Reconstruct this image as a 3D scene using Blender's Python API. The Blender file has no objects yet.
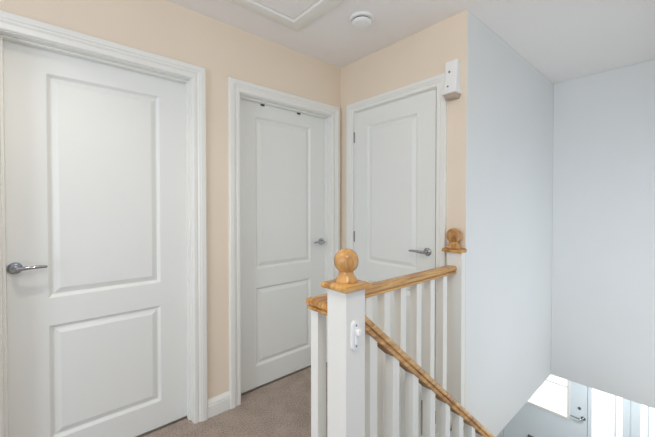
import bpy, bmesh, math, random
from mathutils import Vector, Matrix

random.seed(4)
scene = bpy.context.scene
C = scene.collection
# axes: X runs along the wall with two doors (away to the right), Y towards that wall, Z up; landing floor is z = 0

# ---------------------------------------------------------------- camera
cam_data = bpy.data.cameras.new('camera')
cam_data.sensor_fit = 'HORIZONTAL'
cam_data.sensor_width = 36.0
cam_data.lens = 323.54 / 655 * 36.0
cam_data.shift_y = -(218.5 - 211.79) / 655
cam_data.clip_start = 0.02
cam = bpy.data.objects.new('camera', cam_data)
C.objects.link(cam)
cam.location = (0, 0, 1.245)
cam.rotation_euler = (math.pi / 2 - 0.01406, 0, 0.850748 - math.pi / 2)
scene.camera = cam

# ---------------------------------------------------------------- light
world = bpy.data.worlds.new('world')
scene.world = world
world.use_nodes = True
bg = world.node_tree.nodes['Background']
bg.inputs['Color'].default_value = (0.71, 0.79, 0.95, 1)
bg.inputs['Strength'].default_value = 0.66


def area_light(name, loc, target, size, power, color, size_y=None, spread=180):
    d = bpy.data.lights.new(name, 'AREA')
    d.energy = power
    d.color = color
    d.size = size
    d.shape = 'RECTANGLE'
    d.size_y = size_y or size
    d.spread = math.radians(spread)
    o = bpy.data.objects.new(name, d)
    C.objects.link(o)
    o.location = loc
    o.rotation_euler = (Vector(target) - Vector(loc)).to_track_quat('-Z', 'Y').to_euler()
    return o


def lamp(name, loc, radius, power, color):
    d = bpy.data.lights.new(name, 'POINT')
    d.energy = power
    d.color = color
    d.shadow_soft_size = radius
    o = bpy.data.objects.new(name, d)
    C.objects.link(o)
    o.location = loc
    return o


lamp('ceiling_lamp_light', (0.25, -0.04, 2.10), 0.045, 14.5, (1.0, 0.92, 0.79))
area_light('landing_downlight', (-0.12, 1.27, 2.355), (-0.12, 1.27, 0), 0.05, 3.2, (1.0, 0.92, 0.81), None, 125)
area_light('landing_window_light', (-2.6, 0.3, 1.4), (1.0, 0.9, 1.1), 1.2, 30, (0.82, 0.96, 1.10), 1.7)
area_light('stair_fill_light', (2.45, -0.10, 0.60), (2.45, 1.0, 0.82), 2.0, 7.2, (0.97, 1.0, 0.95), 2.0)  # added fill that brightens the stairwell, placed at the added opening
area_light('hall_fill_light', (4.2, 0.6, -0.34), (4.2, 0.6, -2), 0.5, 17, (0.93, 0.98, 1.0))  # added fill under the hall ceiling; no fitting belongs to it

scene.view_settings.view_transform = 'Standard'
scene.view_settings.look = 'None'
scene.view_settings.exposure = 0.1
scene.view_settings.gamma = 1.0
scene.view_settings.use_curve_mapping = False


# ---------------------------------------------------------------- materials
def s2l(c):
    return tuple(((v / 255) / 12.92) if v / 255 <= 0.04045 else (((v / 255) + 0.055) / 1.055) ** 2.4 for v in c) + (1,)


def base_mat(name, rgb, rough=0.5, metal=0.0):
    m = bpy.data.materials.new(name)
    m.use_nodes = True
    b = m.node_tree.nodes['Principled BSDF']
    b.inputs['Base Color'].default_value = s2l(rgb)
    b.inputs['Roughness'].default_value = rough
    b.inputs['Metallic'].default_value = metal
    return m, m.node_tree, b


def paint(name, rgb, rough=0.5, bump=0.02, scale=180, var=0.03):
    """painted surface: slight mottling and a fine roller texture"""
    m, nt, b = base_mat(name, rgb, rough)
    tc = nt.nodes.new('ShaderNodeTexCoord')
    n = nt.nodes.new('ShaderNodeTexNoise')
    n.inputs['Scale'].default_value = scale
    n.inputs['Detail'].default_value = 3
    nt.links.new(tc.outputs['Object'], n.inputs['Vector'])
    bp = nt.nodes.new('ShaderNodeBump')
    bp.inputs['Strength'].default_value = bump
    bp.inputs['Distance'].default_value = 0.002
    nt.links.new(n.outputs['Fac'], bp.inputs['Height'])
    nt.links.new(bp.outputs['Normal'], b.inputs['Normal'])
    n2 = nt.nodes.new('ShaderNodeTexNoise')
    n2.inputs['Scale'].default_value = 3
    n2.inputs['Detail'].default_value = 2
    nt.links.new(tc.outputs['Object'], n2.inputs['Vector'])
    r = nt.nodes.new('ShaderNodeValToRGB')
    c = s2l(rgb)
    r.color_ramp.elements[0].position = 0.3
    r.color_ramp.elements[1].position = 0.7
    r.color_ramp.elements[0].color = tuple(v * (1 - var) for v in c[:3]) + (1,)
    r.color_ramp.elements[1].color = c
    nt.links.new(n2.outputs['Fac'], r.inputs['Fac'])
    nt.links.new(r.outputs['Color'], b.inputs['Base Color'])
    return m


def wood(name, light, dark, axis, rough=0.38, fine=75):
    m, nt, b = base_mat(name, light, rough)
    tc = nt.nodes.new('ShaderNodeTexCoord')
    mp = nt.nodes.new('ShaderNodeMapping')
    sc = [fine, fine, fine]
    sc[axis] = 4
    mp.inputs['Scale'].default_value = sc
    nt.links.new(tc.outputs['Object'], mp.inputs['Vector'])
    n = nt.nodes.new('ShaderNodeTexNoise')
    n.inputs['Scale'].default_value = 1.0
    n.inputs['Detail'].default_value = 5
    n.inputs['Distortion'].default_value = 0.6
    nt.links.new(mp.outputs['Vector'], n.inputs['Vector'])
    mp2 = nt.nodes.new('ShaderNodeMapping')
    sc2 = [18, 18, 18]
    sc2[axis] = 5
    mp2.inputs['Scale'].default_value = sc2
    nt.links.new(tc.outputs['Object'], mp2.inputs['Vector'])
    n2 = nt.nodes.new('ShaderNodeTexNoise')
    n2.inputs['Scale'].default_value = 1.0
    n2.inputs['Detail'].default_value = 3
    nt.links.new(mp2.outputs['Vector'], n2.inputs['Vector'])
    mix = nt.nodes.new('ShaderNodeMix')
    mix.data_type = 'FLOAT'
    mix.inputs[0].default_value = 0.45
    nt.links.new(n.outputs['Fac'], mix.inputs[2])
    nt.links.new(n2.outputs['Fac'], mix.inputs[3])
    r = nt.nodes.new('ShaderNodeValToRGB')
    r.color_ramp.elements[0].position = 0.38
    r.color_ramp.elements[1].position = 0.60
    r.color_ramp.elements[0].color = s2l(dark)
    r.color_ramp.elements[1].color = s2l(light)
    nt.links.new(mix.outputs[0], r.inputs['Fac'])
    nt.links.new(r.outputs['Color'], b.inputs['Base Color'])
    return m


def carpet_mat(name, light, dark):
    m, nt, b = base_mat(name, light, 1.0)
    b.inputs['Specular IOR Level'].default_value = 0.1
    tc = nt.nodes.new('ShaderNodeTexCoord')
    n = nt.nodes.new('ShaderNodeTexNoise')
    n.inputs['Scale'].default_value = 130
    n.inputs['Detail'].default_value = 6
    n.inputs['Roughness'].default_value = 0.75
    n2 = nt.nodes.new('ShaderNodeTexNoise')
    n2.inputs['Scale'].default_value = 9
    n2.inputs['Detail'].default_value = 3
    for k in (n, n2):
        nt.links.new(tc.outputs['Object'], k.inputs['Vector'])
    mix = nt.nodes.new('ShaderNodeMix')
    mix.data_type = 'FLOAT'
    mix.inputs[0].default_value = 0.15
    nt.links.new(n.outputs['Fac'], mix.inputs[2])
    nt.links.new(n2.outputs['Fac'], mix.inputs[3])
    r = nt.nodes.new('ShaderNodeValToRGB')
    r.color_ramp.elements[0].position = 0.36
    r.color_ramp.elements[1].position = 0.64
    r.color_ramp.elements[0].color = s2l(dark)
    r.color_ramp.elements[1].color = s2l(light)
    nt.links.new(mix.outputs[0], r.inputs['Fac'])
    nt.links.new(r.outputs['Color'], b.inputs['Base Color'])
    bp = nt.nodes.new('ShaderNodeBump')
    bp.inputs['Strength'].default_value = 0.9
    bp.inputs['Distance'].default_value = 0.008
    nt.links.new(n.outputs['Fac'], bp.inputs['Height'])
    nt.links.new(bp.outputs['Normal'], b.inputs['Normal'])
    return m


def lit_glass_mat(name):
    """obscure glazing glowing with the daylight behind it"""
    m, nt, b = base_mat(name, (245, 248, 250), 0.3)
    b.inputs['Emission Color'].default_value = (0.98, 0.995, 1.0, 1)
    tc = nt.nodes.new('ShaderNodeTexCoord')
    n = nt.nodes.new('ShaderNodeTexNoise')
    n.inputs['Scale'].default_value = 1
    mp = nt.nodes.new('ShaderNodeMapping')
    mp.inputs['Scale'].default_value = (14, 14, 0.4)
    nt.links.new(tc.outputs['Object'], mp.inputs['Vector'])
    nt.links.new(mp.outputs['Vector'], n.inputs['Vector'])
    mr = nt.nodes.new('ShaderNodeMapRange')
    mr.inputs['From Min'].default_value = 0.3
    mr.inputs['From Max'].default_value = 0.65
    mr.inputs['To Min'].default_value = 0.38
    mr.inputs['To Max'].default_value = 0.8
    nt.links.new(n.outputs['Fac'], mr.inputs['Value'])
    nt.links.new(mr.outputs['Result'], b.inputs['Emission Strength'])
    return m


def glass_mat(name):
    m = bpy.data.materials.new(name)
    m.use_nodes = True
    nt = m.node_tree
    nt.nodes.clear()
    out = nt.nodes.new('ShaderNodeOutputMaterial')
    mix = nt.nodes.new('ShaderNodeMixShader')
    tr = nt.nodes.new('ShaderNodeBsdfTransparent')
    tr.inputs['Color'].default_value = (0.97, 0.99, 1.0, 1)
    gl = nt.nodes.new('ShaderNodeBsdfGlossy')
    gl.inputs['Roughness'].default_value = 0.05
    mix.inputs[0].default_value = 0.06
    nt.links.new(tr.outputs[0], mix.inputs[1])
    nt.links.new(gl.outputs[0], mix.inputs[2])
    nt.links.new(mix.outputs[0], out.inputs[0])
    return m


M = {
    'cream': paint('cream_wall_paint', (240, 224, 203), 0.75, 0.05, 160),
    'white_wall': paint('white_wall_paint', (236, 237, 236), 0.75, 0.05, 160, 0.015),
    'ceiling': paint('ceiling_paint', (247, 243, 240), 0.85, 0.05, 120, 0.015),
    'gloss': paint('white_satin_trim_paint', (241, 240, 234), 0.36, 0.003, 60, 0.01),
    'door': paint('white_door_paint', (238, 239, 234), 0.40, 0.03, 90, 0.012),
    'carpet': carpet_mat('beige_carpet', (216, 200, 187), (134, 117, 106)),
    'oak_x': wood('oak_along_rail', (226, 178, 108), (166, 110, 52), 0, 0.26),
    'oak_z': wood('oak_turned', (218, 168, 104), (158, 104, 54), 2, 0.24, 42),
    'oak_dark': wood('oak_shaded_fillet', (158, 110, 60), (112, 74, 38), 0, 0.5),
    'chrome': base_mat('polished_chrome', (176, 178, 182), 0.08, 1.0)[0],
    'steel': base_mat('brushed_steel', (150, 148, 142), 0.35, 1.0)[0],
    'plastic': paint('white_plastic', (244, 244, 242), 0.35, 0.0, 50, 0.0),
    'grey_plastic': base_mat('grey_plastic', (120, 118, 116), 0.5)[0],
    'tan_plastic': paint('beige_plastic_base', (190, 172, 156), 0.5, 0.0, 50, 0.05),
    'dark': base_mat('dark_gap', (70, 66, 64), 0.6)[0],
    'bronze': base_mat('dark_bronze_metal', (92, 78, 60), 0.4, 0.8)[0],
    'front_door': paint('pale_blue_white_door_paint', (228, 238, 243), 0.4, 0.02, 80, 0.01),
    'lit_glass': lit_glass_mat('obscure_daylit_glass'),
    'glass': glass_mat('clear_glass'),
}


# ---------------------------------------------------------------- helpers
def bx(bm, x0, x1, y0, y1, z0, z1):
    vs = [bm.verts.new((x, y, z)) for x in (x0, x1) for y in (y0, y1) for z in (z0, z1)]
    for f in ((0, 1, 3, 2), (4, 6, 7, 5), (0, 4, 5, 1), (2, 3, 7, 6), (0, 2, 6, 4), (1, 5, 7, 3)):
        bm.faces.new([vs[i] for i in f])
    return bm


def box(x0, x1, y0, y1, z0, z1):
    return bx(bmesh.new(), x0, x1, y0, y1, z0, z1)


def loft(bm, rings, closed_profile=True, caps=True):
    """skin a list of point rings of equal length"""
    vr = [[bm.verts.new(p) for p in r] for r in rings]
    n = len(vr[0])
    for a, b in zip(vr[:-1], vr[1:]):
        for i in range(n if closed_profile else n - 1):
            j = (i + 1) % n
            try:
                bm.faces.new((a[i], a[j], b[j], b[i]))
            except ValueError:
                pass
    if caps:
        bm.faces.new(vr[0][::-1])
        bm.faces.new(vr[-1])
    return bm


def lathe(bm, prof, centre, axis='z', seg=40):
    """prof = [(radius, height)...] turned about an axis through centre"""
    cx, cy, cz = centre
    rings = []
    for r, h in prof:
        r = max(r, 1e-4)
        ring = []
        for k in range(seg):
            t = 2 * math.pi * k / seg
            u, v = r * math.cos(t), r * math.sin(t)
            if axis == 'z':
                ring.append((cx + u, cy + v, cz + h))
            elif axis == 'y':
                ring.append((cx + u, cy + h, cz + v))
            else:
                ring.append((cx + h, cy + u, cz + v))
        rings.append(ring)
    return loft(bm, rings)


def tube(bm, pts, radii, seg=16, flat=1.0):
    """round bar through pts; flat squashes it along z"""
    pts = [Vector(p) for p in pts]
    rings = []
    for i, p in enumerate(pts):
        d = (pts[min(i + 1, len(pts) - 1)] - pts[max(i - 1, 0)]).normalized()
        up = Vector((0, 0, 1)) if abs(d.z) < 0.9 else Vector((1, 0, 0))
        s = d.cross(up).normalized()
        u = s.cross(d).normalized()
        rings.append([p + s * (radii[i] * math.cos(2 * math.pi * k / seg)) + u * (radii[i] * flat * math.sin(2 * math.pi * k / seg)) for k in range(seg)])
    return loft(bm, rings)


def obj(name, bm, mat, parent=None, bevel=0, smooth=False, segs=2):
    """link a bmesh, built in world coordinates, as one object; its origin goes to its parent's base"""
    bmesh.ops.recalc_face_normals(bm, faces=bm.faces)
    base = Vector((0, 0, 0))
    p = parent
    while p:
        base += p.location
        p = p.parent
    bm.transform(Matrix.Translation(-base))
    me = bpy.data.meshes.new(name)
    bm.to_mesh(me)
    bm.free()
    me.materials.append(M[mat])
    o = bpy.data.objects.new(name, me)
    C.objects.link(o)
    if parent:
        o.parent = parent
    if smooth:
        for pl in me.polygons:
            pl.use_smooth = True
        try:
            me.set_sharp_from_angle(angle=math.radians(30))
        except Exception:
            pass
    if bevel:
        md = o.modifiers.new('bevel', 'BEVEL')
        md.width = bevel
        md.segments = segs
        md.limit_method = 'ANGLE'
        md.angle_limit = math.radians(40)
        md.harden_normals = False
    return o


def tag(o, label, cat, group=None, kind=None):
    o['label'] = label
    o['category'] = cat
    if group:
        o['group'] = group
    if kind:
        o['kind'] = kind
    return o


def thing(name, loc, label, cat, group=None, kind=None):
    o = bpy.data.objects.new(name, None)
    o.empty_display_size = 0.1
    C.objects.link(o)
    o.location = loc
    return tag(o, label, cat, group, kind)


def struct(name, bm, mat, label, cat, bevel=0):
    return tag(obj(name, bm, mat, None, bevel), label, cat, None, 'structure')


def copy_part(o, offset):
    c = o.copy()
    C.objects.link(c)
    c.parent = o.parent
    c.location = o.location + Vector(offset)
    return c


# ---------------------------------------------------------------- dimensions
WA = 1.900            # plane of the wall with the two recessed doors (y)
WB = 1.807            # plane of the cupboard-door wall (x)
WE = 0.864            # outer corner of that wall, and plane of the white stairwell wall (y)
WF = 3.481            # far stairwell wall (x)
CEIL = 2.362
HC = -0.288           # hall ceiling below
HF = -2.47            # hall floor below
FRONT = 5.10          # hall's front wall (x)
SN = 0.790            # stair balustrade line (y)
LN = 0.925            # landing balustrade line (y)
RW = -0.12            # right-hand stair wall (y)

# ---------------------------------------------------------------- room shell
bm = bmesh.new()
D1 = (-0.134, 0.636, 1.974)     # clear openings between linings: x0, x1, top
D2 = (0.932, 1.707, 1.962)
L = 0.03                        # lining thickness
bx(bm, -3.2, D1[0] - L, WA, WA + 0.11, -0.05, CEIL)
bx(bm, D1[0] - L, D1[1] + L, WA, WA + 0.11, D1[2] + L, CEIL)
bx(bm, D1[1] + L, D2[0] - L, WA, WA + 0.11, -0.05, CEIL)
bx(bm, D2[0] - L, D2[1] + L, WA, WA + 0.11, D2[2] + L, CEIL)
bx(bm, D2[1] + L, WB + 0.2, WA, WA + 0.11, -0.05, CEIL)
bx(bm, -3.2, WB + 0.2, WA + 0.11, WA + 0.16, HC, CEIL)
struct('wall_left', bm, 'cream', 'long cream painted wall holding two recessed white doors', 'wall')

bm = bmesh.new()
D3 = (1.052, 1.742, 1.970)      # y0, y1, top
bx(bm, WB, WB + 0.11, WE + 0.002, D3[0] - L, -0.05, CEIL)
bx(bm, WB, WB + 0.11, D3[0] - L, D3[1] + L, D3[2] + L, CEIL)
bx(bm, WB, WB + 0.11, D3[1] + L, WA, -0.05, CEIL)
bx(bm, WB + 0.11, WB + 0.16, WE + 0.002, WA, HC, CEIL)
struct('wall_back', bm, 'cream', 'short cream painted wall around the cupboard door beside the stairwell', 'wall')

bm = box(WB + 0.0015, WF + 0.1, WE, WE + 0.1, HC, CEIL)
struct('wall_stairwell', bm, 'white_wall', 'white wall running along the stairwell from the cream corner', 'wall', 0.003)
bm = box(WF, WF + 0.1, RW - 0.1, WE, HC, CEIL)
struct('wall_far', bm, 'white_wall', 'white wall across the end of the stairwell above the hall', 'wall', 0.003)
W2 = (1.30, 3.40, -0.35, 1.75)  # opening added in the right-hand wall to bring light into the stairwell
bm = bmesh.new()
bx(bm, 0.95, W2[0], RW - 0.1, RW, HF, CEIL)
bx(bm, W2[1], FRONT + 0.1, RW - 0.1, RW, HF, CEIL)
bx(bm, W2[0], W2[1], RW - 0.1, RW, HF, W2[2])
bx(bm, W2[0], W2[1], RW - 0.1, RW, W2[3], CEIL)
struct('wall_right', bm, 'white_wall', 'white wall on the right of the staircase', 'wall')
struct('ceiling', box(-3.2, WF + 0.1, -1.6, WA + 0.16, CEIL, CEIL + 0.08), 'ceiling', 'plain white ceiling over landing and stairwell', 'ceiling')

bm = bmesh.new()
bx(bm, -3.2, WB + 0.035, WE + 0.016, WA + 0.070, -0.2, 0)
bx(bm, -3.2, 0.82, -1.6, WE + 0.016, -0.2, 0)
struct('floor', bm, 'carpet', 'beige speckled carpet on the landing', 'carpet')
bm = bmesh.new()
bx(bm, 0.2, FRONT, WE + 0.1, WA + 0.5, HC, HC + 0.05)
bx(bm, 0.2, WB, WE + 0.016, WE + 0.1, HC, HC + 0.05)
bx(bm, WF + 0.1, FRONT, RW, WE + 0.1, HC, HC + 0.05)
struct('ceiling_hall', bm, 'white_wall', 'white ceiling of the downstairs hall', 'ceiling')
struct('floor_hall', box(0.2, FRONT + 0.1, RW, WA + 0.5, HF - 0.1, HF), 'carpet', 'carpeted floor of the downstairs hall', 'carpet')
struct('wall_hall', box(0.2, FRONT + 0.1, WA + 0.5, WA + 0.6, HF, HC), 'white_wall', 'white side wall of the downstairs hall', 'wall')

# front wall of the hall with the entrance door and the glazed sidelights
DF = (0.872, 1.86, -0.45)
G1 = (0.20, 0.832, -0.45)
bm = bmesh.new()
bx(bm, FRONT, FRONT + 0.1, RW, G1[0] - 0.03, HF, HC + 0.05)
bx(bm, FRONT, FRONT + 0.1, G1[0] - 0.03, DF[1] + 0.03, DF[2] + 0.03, HC + 0.05)
bx(bm, FRONT, FRONT + 0.1, DF[1] + 0.03, WA + 0.5, HF, HC + 0.05)
struct('wall_front', bm, 'white_wall', 'white hall wall around the front door downstairs', 'wall')

# stairs
RISE, GO = -HF / 12, 0.24
bm = bmesh.new()
for k in range(1, 12):
    bx(bm, 0.82 + GO * (k - 1) - (0.02 if k > 1 else 0), 0.82 + GO * k, RW, SN - 0.025, -RISE * k - 0.25, -RISE * k)
struct('stairs', bm, 'carpet', 'carpeted straight flight going down to the hall', 'stairs', 0.008)
bm = bmesh.new()
for y0, y1 in ((SN - 0.025, WE - 0.024),):
    pr = [(0.821, 0.03), (0.821, -0.30), (3.46, -0.30 - (3.46 - 0.821) * 0.857), (3.46, 0.03 - (3.46 - 0.821) * 0.857)]
    loft(bm, [[(x, y0, z) for x, z in pr], [(x, y1, z) for x, z in pr]])
struct('trim_1', bm, 'gloss', 'white sloping string board beside the stair treads', 'stair string', 0.003)
struct('trim_2', box(0.821, WB - 0.046, WE - 0.022, WE + 0.016, HC, 0.012), 'gloss', 'white fascia board along the landing edge', 'trim', 0.002)


# skirting boards
def skirting(name, p0, p1, label):
    """board from p0 to p1 on the right-hand side when walking p0 -> p1"""
    p0, p1 = Vector(p0), Vector(p1)
    d = (p1 - p0).normalized()
    nrm = Vector((d.y, -d.x))
    prof = [(0, 0), (0.016, 0), (0.016, 0.068), (0.0125, 0.071), (0.0125, 0.076), (0.0155, 0.079), (0.0125, 0.088), (0.005, 0.100), (0.003, 0.106), (0, 0.106)]
    rings = [[(p.x + nrm.x * t, p.y + nrm.y * t, z) for t, z in prof] for p in (p0, p1)]
    bm = loft(bmesh.new(), rings)
    return struct(name, bm, 'gloss', label, 'skirting board')


skirting('baseboard_left', (0.713, WA), (0.857, WA), 'white moulded skirting board between the two recessed doors')
skirting('baseboard_back', (WB, 1.012), (WB, WE + 0.11), 'short white skirting board between cupboard door and stair post')


# ---------------------------------------------------------------- doors
def casing_rings(u0, u1, top, prof):
    """mitred architrave round an opening u0..u1, top; prof = (distance out from the opening, thickness)"""
    rings = [[], [], [], []]
    for w, t in prof:
        rings[0].append((u0 - w, t, 0.0))
        rings[1].append((u0 - w, t, top + w))
        rings[2].append((u1 + w, t, top + w))
        rings[3].append((u1 + w, t, 0.0))
    return rings


CAS = [(0.0, 0.0), (0.0, 0.011), (0.005, 0.0145), (0.020, 0.0145), (0.0235, 0.0115), (0.0265, 0.0115), (0.034, 0.0175), (0.042, 0.0185),
       (0.0445, 0.0225), (0.068, 0.0225), (0.072, 0.019), (0.072, 0.0)]


def panel_face(bm, mp, u0, u1, z0, z1, panels, thick):
    """door leaf with moulded raised panels. mp(u, d, z) -> world point, d = depth behind the face"""
    pr = [(0.0, 0.0), (0.003, 0.002), (0.012, 0.0125), (0.0145, 0.014), (0.018, 0.014), (0.041, 0.0025), (0.044, 0.0018)]
    us = sorted({u0, u1} | {p[0] for p in panels} | {p[1] for p in panels})
    zs = sorted({z0, z1} | {p[2] for p in panels} | {p[3] for p in panels})
    cache = {}

    def v(u, d, z):
        k = (round(u, 5), round(d, 5), round(z, 5))
        if k not in cache:
            cache[k] = bm.verts.new(mp(u, d, z))
        return cache[k]
    for a, b in zip(us[:-1], us[1:]):
        for c, d in zip(zs[:-1], zs[1:]):
            if any(p[0] <= a and b <= p[1] and p[2] <= c and d <= p[3] for p in panels):
                continue
            bm.faces.new((v(a, 0, c), v(b, 0, c), v(b, 0, d), v(a, 0, d)))
    for (a, b, c, d) in panels:
        prev = None
        for w, dep in pr:
            ring = [v(a + w, dep, c + w), v(b - w, dep, c + w), v(b - w, dep, d - w), v(a + w, dep, d - w)]
            if prev:
                for i in range(4):
                    bm.faces.new((prev[i], prev[(i + 1) % 4], ring[(i + 1) % 4], ring[i]))
            prev = ring
        bm.faces.new(prev)
    # edges and back
    for i in range(len(us) - 1):
        bm.faces.new((v(us[i], 0, z0), v(us[i], thick, z0), v(us[i + 1], thick, z0), v(us[i + 1], 0, z0)))
        bm.faces.new((v(us[i], 0, z1), v(us[i + 1], 0, z1), v(us[i + 1], thick, z1), v(us[i], thick, z1)))
    for i in range(len(zs) - 1):
        bm.faces.new((v(u0, 0, zs[i]), v(u0, 0, zs[i + 1]), v(u0, thick, zs[i + 1]), v(u0, thick, zs[i])))
        bm.faces.new((v(u1, 0, zs[i]), v(u1, thick, zs[i]), v(u1, thick, zs[i + 1]), v(u1, 0, zs[i + 1])))
    back = [v(u, thick, z0) for u in us] + [v(u1, thick, z) for z in zs[1:]] + [v(u, thick, z1) for u in us[::-1][1:]] + [v(u0, thick, z) for z in zs[::-1][1:-1]]
    bm.faces.new(back)
    return bm


def lever_handle(root, mp, u, z, sgn, length=0.108):
    """chrome lever on a round rose. mp(u, d, z); lever points to sgn*u"""
    def P(du, out, dz):
        return Vector(mp(u + sgn * du, -out, z + dz))
    h = bpy.data.objects.new('door_handle', None)
    h.empty_display_size = 0.03
    C.objects.link(h)
    h.parent = root
    h.location = P(0, 0, 0) - root.location
    bm = bmesh.new()
    prof = [(0.0, 0.0), (0.0262, 0.0), (0.0262, 0.005), (0.0245, 0.0078), (0.021, 0.0085), (0.0195, 0.0075), (0.0175, 0.0085), (0.0, 0.0085)]
    rings = []
    for r, o in prof:
        rings.append([P(max(r, 1e-4) * math.cos(2 * math.pi * k / 36), o, max(r, 1e-4) * math.sin(2 * math.pi * k / 36)) for k in range(36)])
    loft(bm, rings)
    obj('rose', bm, 'chrome', h, smooth=True)
    bm = bmesh.new()
    pts, rad = [], []
    for du, out, dz, r in ((0, 0.006, 0, 0.0105), (0, 0.020, 0, 0.0095), (0, 0.034, 0, 0.0095), (0.003, 0.043, 0, 0.0100), (0.011, 0.050, 0.0005, 0.0100),
                           (0.026, 0.053, 0.001, 0.0090), (0.050, 0.053, 0.0025, 0.0080), (0.078, 0.052, 0.0030, 0.0075), (length - 0.012, 0.049, 0.002, 0.0072),
                           (length - 0.003, 0.046, 0.001, 0.0062), (length, 0.045, 0.001, 0.003)):
        pts.append(P(du, out, dz))
        rad.append(r)
    tube(bm, pts, rad, 18)
    obj('lever', bm, 'chrome', h, smooth=True)
    return h


def recessed_door(name, op, label, handle_left):
    """door hung in the far side of its lining in the long wall"""
    x0, x1, top = op
    root = thing(name, ((x0 + x1) / 2, WA, 0), label, 'door', None, 'structure')

    def mp(u, d, z):
        return (u, 1.974 + d, z)
    bm = bmesh.new()
    bx(bm, x0 - L, x0, WA - 0.0005, WA + 0.109, 0, top + L)
    bx(bm, x1, x1 + L, WA - 0.0005, WA + 0.109, 0, top + L)
    bx(bm, x0, x1, WA - 0.0005, WA + 0.109, top, top + L)
    obj('door_lining', bm, 'gloss', root, 0.0015)
    bm = bmesh.new()
    bx(bm, x0 - 0.001, x0 + 0.010, 1.938, 1.9735, 0, top - 0.010)
    bx(bm, x1 - 0.010, x1 + 0.001, 1.938, 1.9735, 0, top - 0.010)
    bx(bm, x0 - 0.001, x1 + 0.001, 1.938, 1.9735, top - 0.010, top + 0.001)
    obj('door_stop', bm, 'gloss', root, 0.0015)
    bm = bmesh.new()
    for r in (casing_rings(x0 - 0.004, x1 + 0.004, top + 0.004, CAS),):
        loft(bm, [[(u, WA - t, z) for u, t, z in ring] for ring in r])
    obj('architrave', bm, 'gloss', root, smooth=True)
    a, b = x0 + 0.0025, x1 - 0.0025
    c = (a + b) / 2
    bm = panel_face(bmesh.new(), mp, a, b, 0.013, top - 0.003, [(c - 0.238, c + 0.238, 0.156, 0.695), (c - 0.238, c + 0.238, 0.823, 1.861)], 0.035)
    obj('door_leaf', bm, 'door', root)
    if handle_left:
        lever_handle(root, mp, a + 0.034, 0.977, 1)
    else:
        lever_handle(root, mp, b - 0.044, 0.972, -1)
    return root


recessed_door('door_1', D1, 'wide white two-panel door nearest on the left', True)
recessed_door('door_2', D2, 'white two-panel door with small dark hooks along its top edge', False)

# cupboard door, flush with its frame
root = thing('door_3', (WB, (D3[0] + D3[1]) / 2, 0), 'white cupboard door behind the landing rail with hinges showing on its left edge', 'door', None, 'structure')
y0, y1, top = D3


def mpb(u, d, z):
    return (WB - 0.002 + d, u, z)


bm = bmesh.new()
bx(bm, WB - 0.0005, WB + 0.109, y0 - L, y0, 0, top + L)
bx(bm, WB - 0.0005, WB + 0.109, y1, y1 + L, 0, top + L)
bx(bm, WB - 0.0005, WB + 0.109, y0, y1, top, top + L)
obj('door_lining', bm, 'gloss', root, 0.0015)
bm = bmesh.new()
loft(bm, [[(WB - t, u, z) for u, t, z in ring] for ring in casing_rings(y0 - 0.006, y1 + 0.006, top + 0.006, [(w * 0.90, t) for w, t in CAS])])
obj('architrave', bm, 'gloss', root, smooth=True)
bm = panel_face(bmesh.new(), mpb, y0 + 0.0035, y1 - 0.0035, 0.012, top - 0.0035, [(1.184, 1.610, 0.174, 0.705), (1.184, 1.610, 0.838, 1.850)], 0.035)
obj('door_leaf', bm, 'door', root)
lever_handle(root, mpb, 1.106, 0.966, 1)
hg = None
for z in (1.78, 1.02, 0.24):
    if hg is None:
        bm = bmesh.new()
        lathe(bm, [(0.0042, -0.040), (0.0050, -0.038), (0.0050, -0.014), (0.0042, -0.013), (0.0042, -0.012), (0.0050, -0.011), (0.0050, 0.011), (0.0042, 0.012), (0.0042, 0.013), (0.0050, 0.014), (0.0050, 0.038), (0.0042, 0.040)], (WB - 0.004, y1 - 0.001, z), 'z', 14)
        hg = obj('hinge', bm, 'steel', root, smooth=True)
    else:
        copy_part(hg, (0, 0, z - 1.78))

# front door downstairs
root = thing('door_4', (FRONT, (DF[0] + DF[1]) / 2, HF), 'pale front door with bright glazed panel glimpsed in the hall below', 'door', None, 'structure')


def mpf(u, d, z):
    return (FRONT + 0.01 + d, u, z)


bm = bmesh.new()
bx(bm, FRONT - 0.004, FRONT + 0.1, DF[0] - 0.04, DF[0] - 0.002, HF, DF[2] + 0.03)
bx(bm, FRONT - 0.004, FRONT + 0.1, DF[1] + 0.002, DF[1] + 0.03, HF, DF[2] + 0.03)
bx(bm, FRONT - 0.004, FRONT + 0.1, DF[0] - 0.002, DF[1] + 0.002, DF[2], DF[2] + 0.03)
obj('door_frame', bm, 'front_door', root, 0.003)
wy0, wy1, wz0, wz1 = 1.072, 1.66, -1.50, -0.62
bm = bmesh.new()
bx(bm, FRONT + 0.01, FRONT + 0.06, DF[0] + 0.004, wy0, HF + 0.01, DF[2] - 0.004)
bx(bm, FRONT + 0.01, FRONT + 0.06, wy1, DF[1] - 0.004, HF + 0.01, DF[2] - 0.004)
bx(bm, FRONT + 0.01, FRONT + 0.06, wy0, wy1, HF + 0.01, wz0)
bx(bm, FRONT + 0.01, FRONT + 0.06, wy0, wy1, wz1, DF[2] - 0.004)
obj('door_leaf', bm, 'front_door', root)
bm = bmesh.new()
for a, b, c, d in ((wy0 - 0.018, wy0 + 0.012, wz0 - 0.018, wz1 + 0.018), (wy1 - 0.012, wy1 + 0.018, wz0 - 0.018, wz1 + 0.018), (wy0 + 0.012, wy1 - 0.012, wz0 - 0.018, wz0 + 0.012), (wy0 + 0.012, wy1 - 0.012, wz1 - 0.012, wz1 + 0.018)):
    bx(bm, FRONT, FRONT + 0.012, a, b, c, d)
obj('glazing_bead', bm, 'gloss', root, 0.003)
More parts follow.
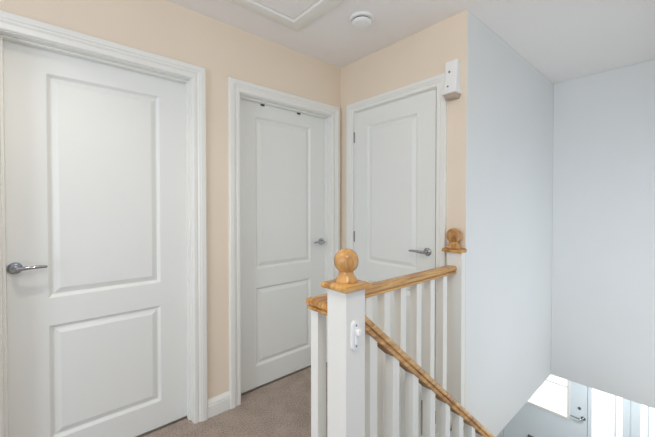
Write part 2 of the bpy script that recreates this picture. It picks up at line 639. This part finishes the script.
obj('glass_pane', box(FRONT + 0.03, FRONT + 0.036, wy0, wy1, wz0, wz1), 'lit_glass', root)
obj('glazing_bar', box(FRONT + 0.022, FRONT + 0.044, wy0, wy1, -1.115, -1.100), 'gloss', root)
lever_handle(root, mpf, DF[0] + 0.045, -1.43, 1, 0.125)
bm = lathe(bmesh.new(), [(0.0, -0.004), (0.016, -0.004), (0.016, 0.012), (0.0, 0.012)], (FRONT + 0.004, 0.955, -1.315), 'x', 20)
obj('lock_cylinder', bm, 'steel', root)
bm = box(FRONT - 0.006, FRONT + 0.012, 1.25, 1.535, -2.045, -1.955)
obj('letter_plate', bm, 'steel', root, 0.004)

root = thing('window_1', (FRONT, (G1[0] + G1[1]) / 2, HF), 'tall bright glazed sidelight beside the front door in the hall below', 'window', None, 'structure')
bm = bmesh.new()
z0, z1 = HF, G1[2]
bx(bm, FRONT + 0.0, FRONT + 0.09, G1[0] - 0.03, G1[0], z0, z1 + 0.03)
bx(bm, FRONT + 0.0, FRONT + 0.09, 0.396, 0.470, z0, z1)
bx(bm, FRONT + 0.0, FRONT + 0.09, 0.482, 0.548, z0, z1)
bx(bm, FRONT + 0.012, FRONT + 0.09, 0.470, 0.482, z0, z1)
bx(bm, FRONT + 0.002, FRONT + 0.088, G1[0] - 0.001, G1[1], z0 + 0.001, z0 + 0.12)
bx(bm, FRONT + 0.002, FRONT + 0.088, G1[0] - 0.001, G1[1], z1 - 0.001, z1 + 0.029)
obj('window_frame', bm, 'front_door', root, 0.003)
bm = box(FRONT + 0.02, FRONT + 0.06, 0.605, 0.622, z0 + 0.12, z1)
gb = obj('glazing_bar', bm, 'front_door', root, 0.002)
copy_part(gb, (0, 0.333 - 0.6135, 0))
obj('glass_pane', box(FRONT + 0.036, FRONT + 0.042, 0.548, G1[1], z0 + 0.12, z1), 'lit_glass', root)
obj('glass_pane', box(FRONT + 0.036, FRONT + 0.042, G1[0], 0.396, z0 + 0.12, z1), 'lit_glass', root)

root = thing('added_stair_window', ((W2[0] + W2[1]) / 2, RW, W2[2]), 'wide unseen window added in the right-hand wall to light the stairwell', 'window', None, 'structure')  # unseen window, added as a source for the stairwell brightness
bm = bmesh.new()
for a, b, c, d in ((W2[0], W2[0] + 0.05, W2[2], W2[3]), (W2[1] - 0.05, W2[1], W2[2], W2[3]), (2.175, 2.225, W2[2], W2[3]), (W2[0], W2[1], W2[2], W2[2] + 0.05), (W2[0], W2[1], W2[3] - 0.05, W2[3])):
    bx(bm, a, b, RW - 0.09, RW - 0.03, c, d)
obj('window_frame', bm, 'gloss', root)
obj('glass_pane', box(W2[0] + 0.05, W2[1] - 0.05, RW - 0.062, RW - 0.058, W2[2] + 0.05, W2[3] - 0.05), 'glass', root)

# ---------------------------------------------------------------- newel posts
NX, NY = 0.774, 0.786
NH = 0.046
BALL = [(0.0385, 0.0), (0.0395, 0.004), (0.0375, 0.009), (0.0325, 0.0155), (0.0280, 0.0230), (0.0250, 0.0310), (0.0240, 0.0360)]


def ball_profile(r, scale=1.0):
    pr = [(a * scale, b * scale) for a, b in BALL]
    zc = pr[-1][1] + math.sqrt(r * r - pr[-1][0] ** 2)
    a0 = math.asin(pr[-1][0] / r)
    for k in range(1, 25):
        t = math.pi - a0 - (math.pi - a0) * k / 24
        pr.append((r * math.sin(t), zc + r * math.cos(t)))
    return pr


def cap_plate(x0, x1, y0, y1, z0, t, e=0.010, flat_right=False):
    er = 0.0 if flat_right else e
    def ring(i, z, k=1.0):
        return [(x0 + e * i, y0 + e * i, z), (x1 - er * i, y0 + e * i, z), (x1 - er * i, y1 - e * i, z), (x0 + e * i, y1 - e * i, z)]
    return loft(bmesh.new(), [ring(0.5, z0), ring(0.1, z0 + 0.15 * t), ring(0.0, z0 + 0.35 * t), ring(0.0, z0 + 0.6 * t), ring(0.25, z0 + 0.8 * t), ring(0.9, z0 + 0.97 * t), ring(1.2, z0 + t)])


root = thing('newel_post', (NX, NY, 0), 'white square newel post with oak cap and ball standing at the top of the stairs', 'newel post', 'newel posts of the staircase')
obj('post', box(NX - NH, NX + NH, NY - NH, NY + NH, -0.32, 0.971), 'gloss', root, 0.0025)
cp = obj('cap', cap_plate(NX - 0.062, NX + 0.063, NY - 0.063, NY + 0.063, 0.9705, 0.021), 'oak_x', root, smooth=True)
obj('ball_finial', lathe(bmesh.new(), ball_profile(0.0425), (NX + 0.001, NY, 0.9912)), 'oak_z', root, smooth=True)

HX = WB - 0.045
HY = 0.911
root = thing('newel_post', (WB - 0.022, HY, 0), 'white half newel post with oak cap and ball fixed to the wall beside cupboard door', 'newel post', 'newel posts of the staircase')
obj('post', box(HX, WB - 0.0005, HY - NH, HY + NH, HC, 0.988), 'gloss', root, 0.0025)
obj('cap', cap_plate(HX - 0.022, WB - 0.0005, HY - 0.053, HY + 0.065, 0.9875, 0.024, flat_right=True), 'oak_x', root, smooth=True)
obj('ball_finial', lathe(bmesh.new(), ball_profile(0.0425), (WB - 0.044, HY + 0.003, 1.0115)), 'oak_z', root, smooth=True)

# ---------------------------------------------------------------- landing balustrade
RP = [(-0.0200, 0.0), (-0.0265, 0.0025), (-0.0285, 0.006), (-0.0285, 0.0130), (-0.0225, 0.0165), (-0.0225, 0.0190), (-0.0305, 0.0225), (-0.0310, 0.0270), (-0.0300, 0.0360), (-0.0265, 0.0415), (-0.0210, 0.0440)]
RP = RP + [(-w, t) for w, t in RP[::-1]]
BW = 0.0205
RZ = 0.866

root = thing('landing_balustrade', (1.25, LN, 0), 'white balusters under a level oak handrail along the landing edge', 'balustrade')
CX = NX - 0.012         # centre line of the short return piece
rings = [[(CX + w, NY + NH, RZ + t) for w, t in RP], [(CX + w, LN - w, RZ + t) for w, t in RP], [(HX, LN - w, RZ + t) for w, t in RP]]
obj('handrail', loft(bmesh.new(), rings), 'oak_x', root, smooth=True)
bm = bmesh.new()
RB = [(-0.030, 0.0), (-0.030, 0.022), (-0.024, 0.034), (0.024, 0.034), (0.030, 0.022), (0.030, 0.0)]
loft(bm, [[(CX + w, NY + NH, t) for w, t in RB], [(CX + w, LN - w, t) for w, t in RB], [(HX, LN - w, t) for w, t in RB]])
obj('base_rail', bm, 'gloss', root, smooth=True)
bal = None
for i, x in enumerate((0.767, 0.909, 1.029, 1.149, 1.271, 1.401, 1.527, 1.654)):
    if bal is None:
        bal = obj('baluster', box(x - BW, x + BW, LN - BW, LN + BW, 0.033, RZ + 0.002), 'gloss', root, 0.0015)
        bx0 = x
    else:
        copy_part(bal, (x - bx0, 0, 0))

# ---------------------------------------------------------------- stair balustrade
SL = 0.857
CS = math.cos(math.atan(SL))
SX0, SX1 = NX + NH, 3.42


def rail_z(x):
    return 0.808 - SL * (x - 0.85)


root = thing('stair_balustrade', (SX0, SN, -0.3), 'sloping oak handrail over white balusters going down the stairs', 'balustrade')
rings = [[(x, SN - w, rail_z(x) + t / CS) for w, t in RP] for x in (SX0, SX1)]
obj('handrail', loft(bmesh.new(), rings), 'oak_x', root, smooth=True)


def slope_block(x0, x1, y0, y1, lo, hi):
    pr = [(x0, lo(x0)), (x1, lo(x1)), (x1, hi(x1)), (x0, hi(x0))]
    return loft(bmesh.new(), [[(x, y0, z) for x, z in pr], [(x, y1, z) for x, z in pr]])


def string_top(x):
    return 0.03 - SL * (x - 0.821)


STEP = 0.135
nb = int((SX1 - 0.90) / STEP)
bal = sp = None
for i in range(nb + 1):
    x = 0.8995 + i * STEP
    if bal is None:
        bal = obj('baluster', slope_block(x - BW, x + BW, SN - BW, SN + BW, string_top, lambda q: rail_z(q) + 0.003), 'gloss', root, 0.0015)
    else:
        copy_part(bal, (i * STEP, 0, -i * STEP * SL))
    if i < nb:
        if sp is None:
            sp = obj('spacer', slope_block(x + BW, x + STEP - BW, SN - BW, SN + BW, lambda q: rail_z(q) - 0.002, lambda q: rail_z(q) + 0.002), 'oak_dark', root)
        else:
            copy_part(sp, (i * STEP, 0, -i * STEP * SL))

root = thing('newel_post', (SX1 + NH, SN, HF), 'white newel post with oak cap and ball at the foot of the stairs', 'newel post', 'newel posts of the staircase')
obj('post', box(SX1, SX1 + 2 * NH, SN - NH, SN + NH, HF, HF + 1.1), 'gloss', root, 0.0025)
obj('cap', cap_plate(SX1 - 0.02, SX1 + 0.112, SN - 0.066, SN + 0.066, HF + 1.0995, 0.024), 'oak_x', root, smooth=True)
obj('ball_finial', lathe(bmesh.new(), ball_profile(0.0425), (SX1 + NH, SN, HF + 1.1235)), 'oak_z', root, smooth=True)

# ---------------------------------------------------------------- gate latch plate on the newel
root = thing('gate_bracket', (0.770, NY - NH, 0.86), 'small white oval plastic latch bracket screwed to the newel post', 'bracket')
PX, PZ, yf = 0.7655, 0.824, NY - NH


def stadium(hw, hh, y, n=12):
    pts = []
    for k in range(n + 1):
        t = math.pi * k / n
        pts.append((PX + hw * math.cos(t), y, PZ + hh - hw + hw * math.sin(t)))
    for k in range(n + 1):
        t = math.pi + math.pi * k / n
        pts.append((PX + hw * math.cos(t), y, PZ - hh + hw + hw * math.sin(t)))
    return pts


obj('plate', loft(bmesh.new(), [stadium(0.0165, 0.050, yf), stadium(0.0165, 0.050, yf - 0.007), stadium(0.0145, 0.048, yf - 0.010), stadium(0.0115, 0.045, yf - 0.0105)]), 'plastic', root, smooth=True)
bm = bmesh.new()
bx(bm, PX - 0.009, PX + 0.009, yf - 0.030, yf - 0.010, PZ + 0.004, PZ + 0.026)
obj('latch_hook', bm, 'plastic', root, 0.005, segs=3)
obj('latch_slot', box(PX - 0.007, PX + 0.007, yf - 0.018, yf - 0.010, PZ - 0.026, PZ + 0.004), 'plastic', root, 0.002)
for dz in (0.034, -0.034):
    obj('screw', lathe(bmesh.new(), [(0.0, -0.0015), (0.0034, -0.0015), (0.0034, 0.001), (0.0, 0.001)], (PX, yf - 0.0105, PZ + dz), 'y', 14), 'steel', root)

# ---------------------------------------------------------------- loft hatch
HA, HN = 1.212, 1.672
HA0, HN0 = 0.42, 0.95
root = thing('loft_hatch', ((HA + HA0) / 2, (HN + HN0) / 2, CEIL), 'white framed loft hatch set in the ceiling', 'hatch')
bm = bmesh.new()
HPR = [(0.0, 0.0), (0.0, 0.010), (0.005, 0.013), (0.060, 0.019), (0.082, 0.017), (0.090, 0.008), (0.090, 0.0)]
rr = []
for (cx, sx), (cy, sy) in (((HA0, 1), (HN0, 1)), ((HA, -1), (HN0, 1)), ((HA, -1), (HN, -1)), ((HA0, 1), (HN, -1)), ((HA0, 1), (HN0, 1))):
    rr.append([(cx + sx * w, cy + sy * w, CEIL - t) for w, t in HPR])
loft(bm, rr, caps=False)
obj('hatch_frame', bm, 'gloss', root, smooth=True)
obj('hatch_panel', box(HA0 + 0.094, HA - 0.094, HN0 + 0.094, HN - 0.094, CEIL - 0.007, CEIL - 0.0005), 'ceiling', root)

# ---------------------------------------------------------------- smoke alarm
SX, SY = 1.425, 1.318
root = thing('smoke_alarm', (SX, SY, CEIL), 'round white smoke alarm on the ceiling between hatch and cupboard door', 'smoke alarm')
obj('base', lathe(bmesh.new(), [(0.0, 0.0), (0.073, 0.0), (0.073, -0.008), (0.069, -0.013), (0.058, -0.014), (0.0, -0.014)], (SX, SY, CEIL - 0.0002)), 'plastic', root, smooth=True)
obj('vent_ring', lathe(bmesh.new(), [(0.0, -0.0135), (0.053, -0.0135), (0.053, -0.021), (0.0, -0.021)], (SX, SY, CEIL)), 'dark', root)
obj('cover', lathe(bmesh.new(), [(0.0, -0.0205), (0.056, -0.0205), (0.0585, -0.023), (0.057, -0.030), (0.050, -0.036), (0.032, -0.0385), (0.0, -0.039)], (SX, SY, CEIL)), 'plastic', root, smooth=True)

# ---------------------------------------------------------------- white unit on the wall above the half newel
UY, UZ = 0.938, 1.872
root = thing('wall_sensor', (WB, UY, UZ), 'white plastic box with two grey spots fixed high beside the cupboard door', 'sensor')


def unit_ring(z, hw, d, r=0.012):
    pts = [(WB - 0.0005, UY - hw, z)]
    for k in range(7):
        t = math.pi / 2 * k / 6
        pts.append((WB - d + r * (1 - math.sin(t)), UY - hw + r * (1 - math.cos(t)), z))
    for k in range(7):
        t = math.pi / 2 * k / 6
        pts.append((WB - d + r * (1 - math.cos(t)), UY + hw - r * (1 - math.sin(t)), z))
    pts.append((WB - 0.0005, UY + hw, z))
    return pts


bm = bmesh.new()
loft(bm, [unit_ring(UZ + 0.022 + dz, hw, d) for dz, hw, d in ((0, 0.0435, 0.072), (0.004, 0.0455, 0.075), (0.030, 0.0425, 0.064), (0.070, 0.0385, 0.053), (0.110, 0.037, 0.048), (0.150, 0.0380, 0.047), (0.180, 0.0390, 0.047), (0.190, 0.038, 0.044), (0.195, 0.034, 0.034))])
obj('housing', bm, 'plastic', root, smooth=True)
bm = loft(bmesh.new(), [unit_ring(UZ + dz, hw, d, 0.008) for dz, hw, d in ((0.0, 0.032, 0.050), (0.003, 0.034, 0.054), (0.0225, 0.039, 0.064))])
b_ = obj('base', bm, 'tan_plastic', root, smooth=True)
obj('outlet_slot', box(WB - 0.053, WB - 0.045, UY - 0.018, UY + 0.018, UZ + 0.006, UZ + 0.012), 'dark', root)
for dy, z, d, r in ((0.006, UZ + 0.150, 0.0478, 0.0062), (0.008, UZ + 0.064, 0.0625, 0.0048)):
    obj('spot', lathe(bmesh.new(), [(0.0, -0.0015), (r, -0.0015), (r, 0.006), (0.0, 0.006)], (WB - d, UY + dy, z), 'x', 18), 'grey_plastic', root)

# ---------------------------------------------------------------- over-door hooks on door 2
for x, side in ((1.137, 'left'), (1.443, 'right')):
    root = thing('door_hook', (x, 1.974, 1.945), f'small dark metal hook over the top edge of the hooked door, {side} one of two', 'hook', 'hooks over the door top')
    bm = bmesh.new()
    bx(bm, x - 0.015, x + 0.015, 1.9715, 1.9738, 1.940, 1.9605)
    bx(bm, x - 0.013, x + 0.013, 1.9722, 2.009, 1.9594, 1.9606)
    obj('strap', bm, 'bronze', root, 0.001)
    bm = bmesh.new()
    tube(bm, [(x, 1.972, 1.944), (x, 1.967, 1.9415), (x, 1.962, 1.942), (x, 1.960, 1.945)], [0.004, 0.004, 0.0038, 0.0035], 10)
    obj('hook_tip', bm, 'bronze', root, smooth=True)
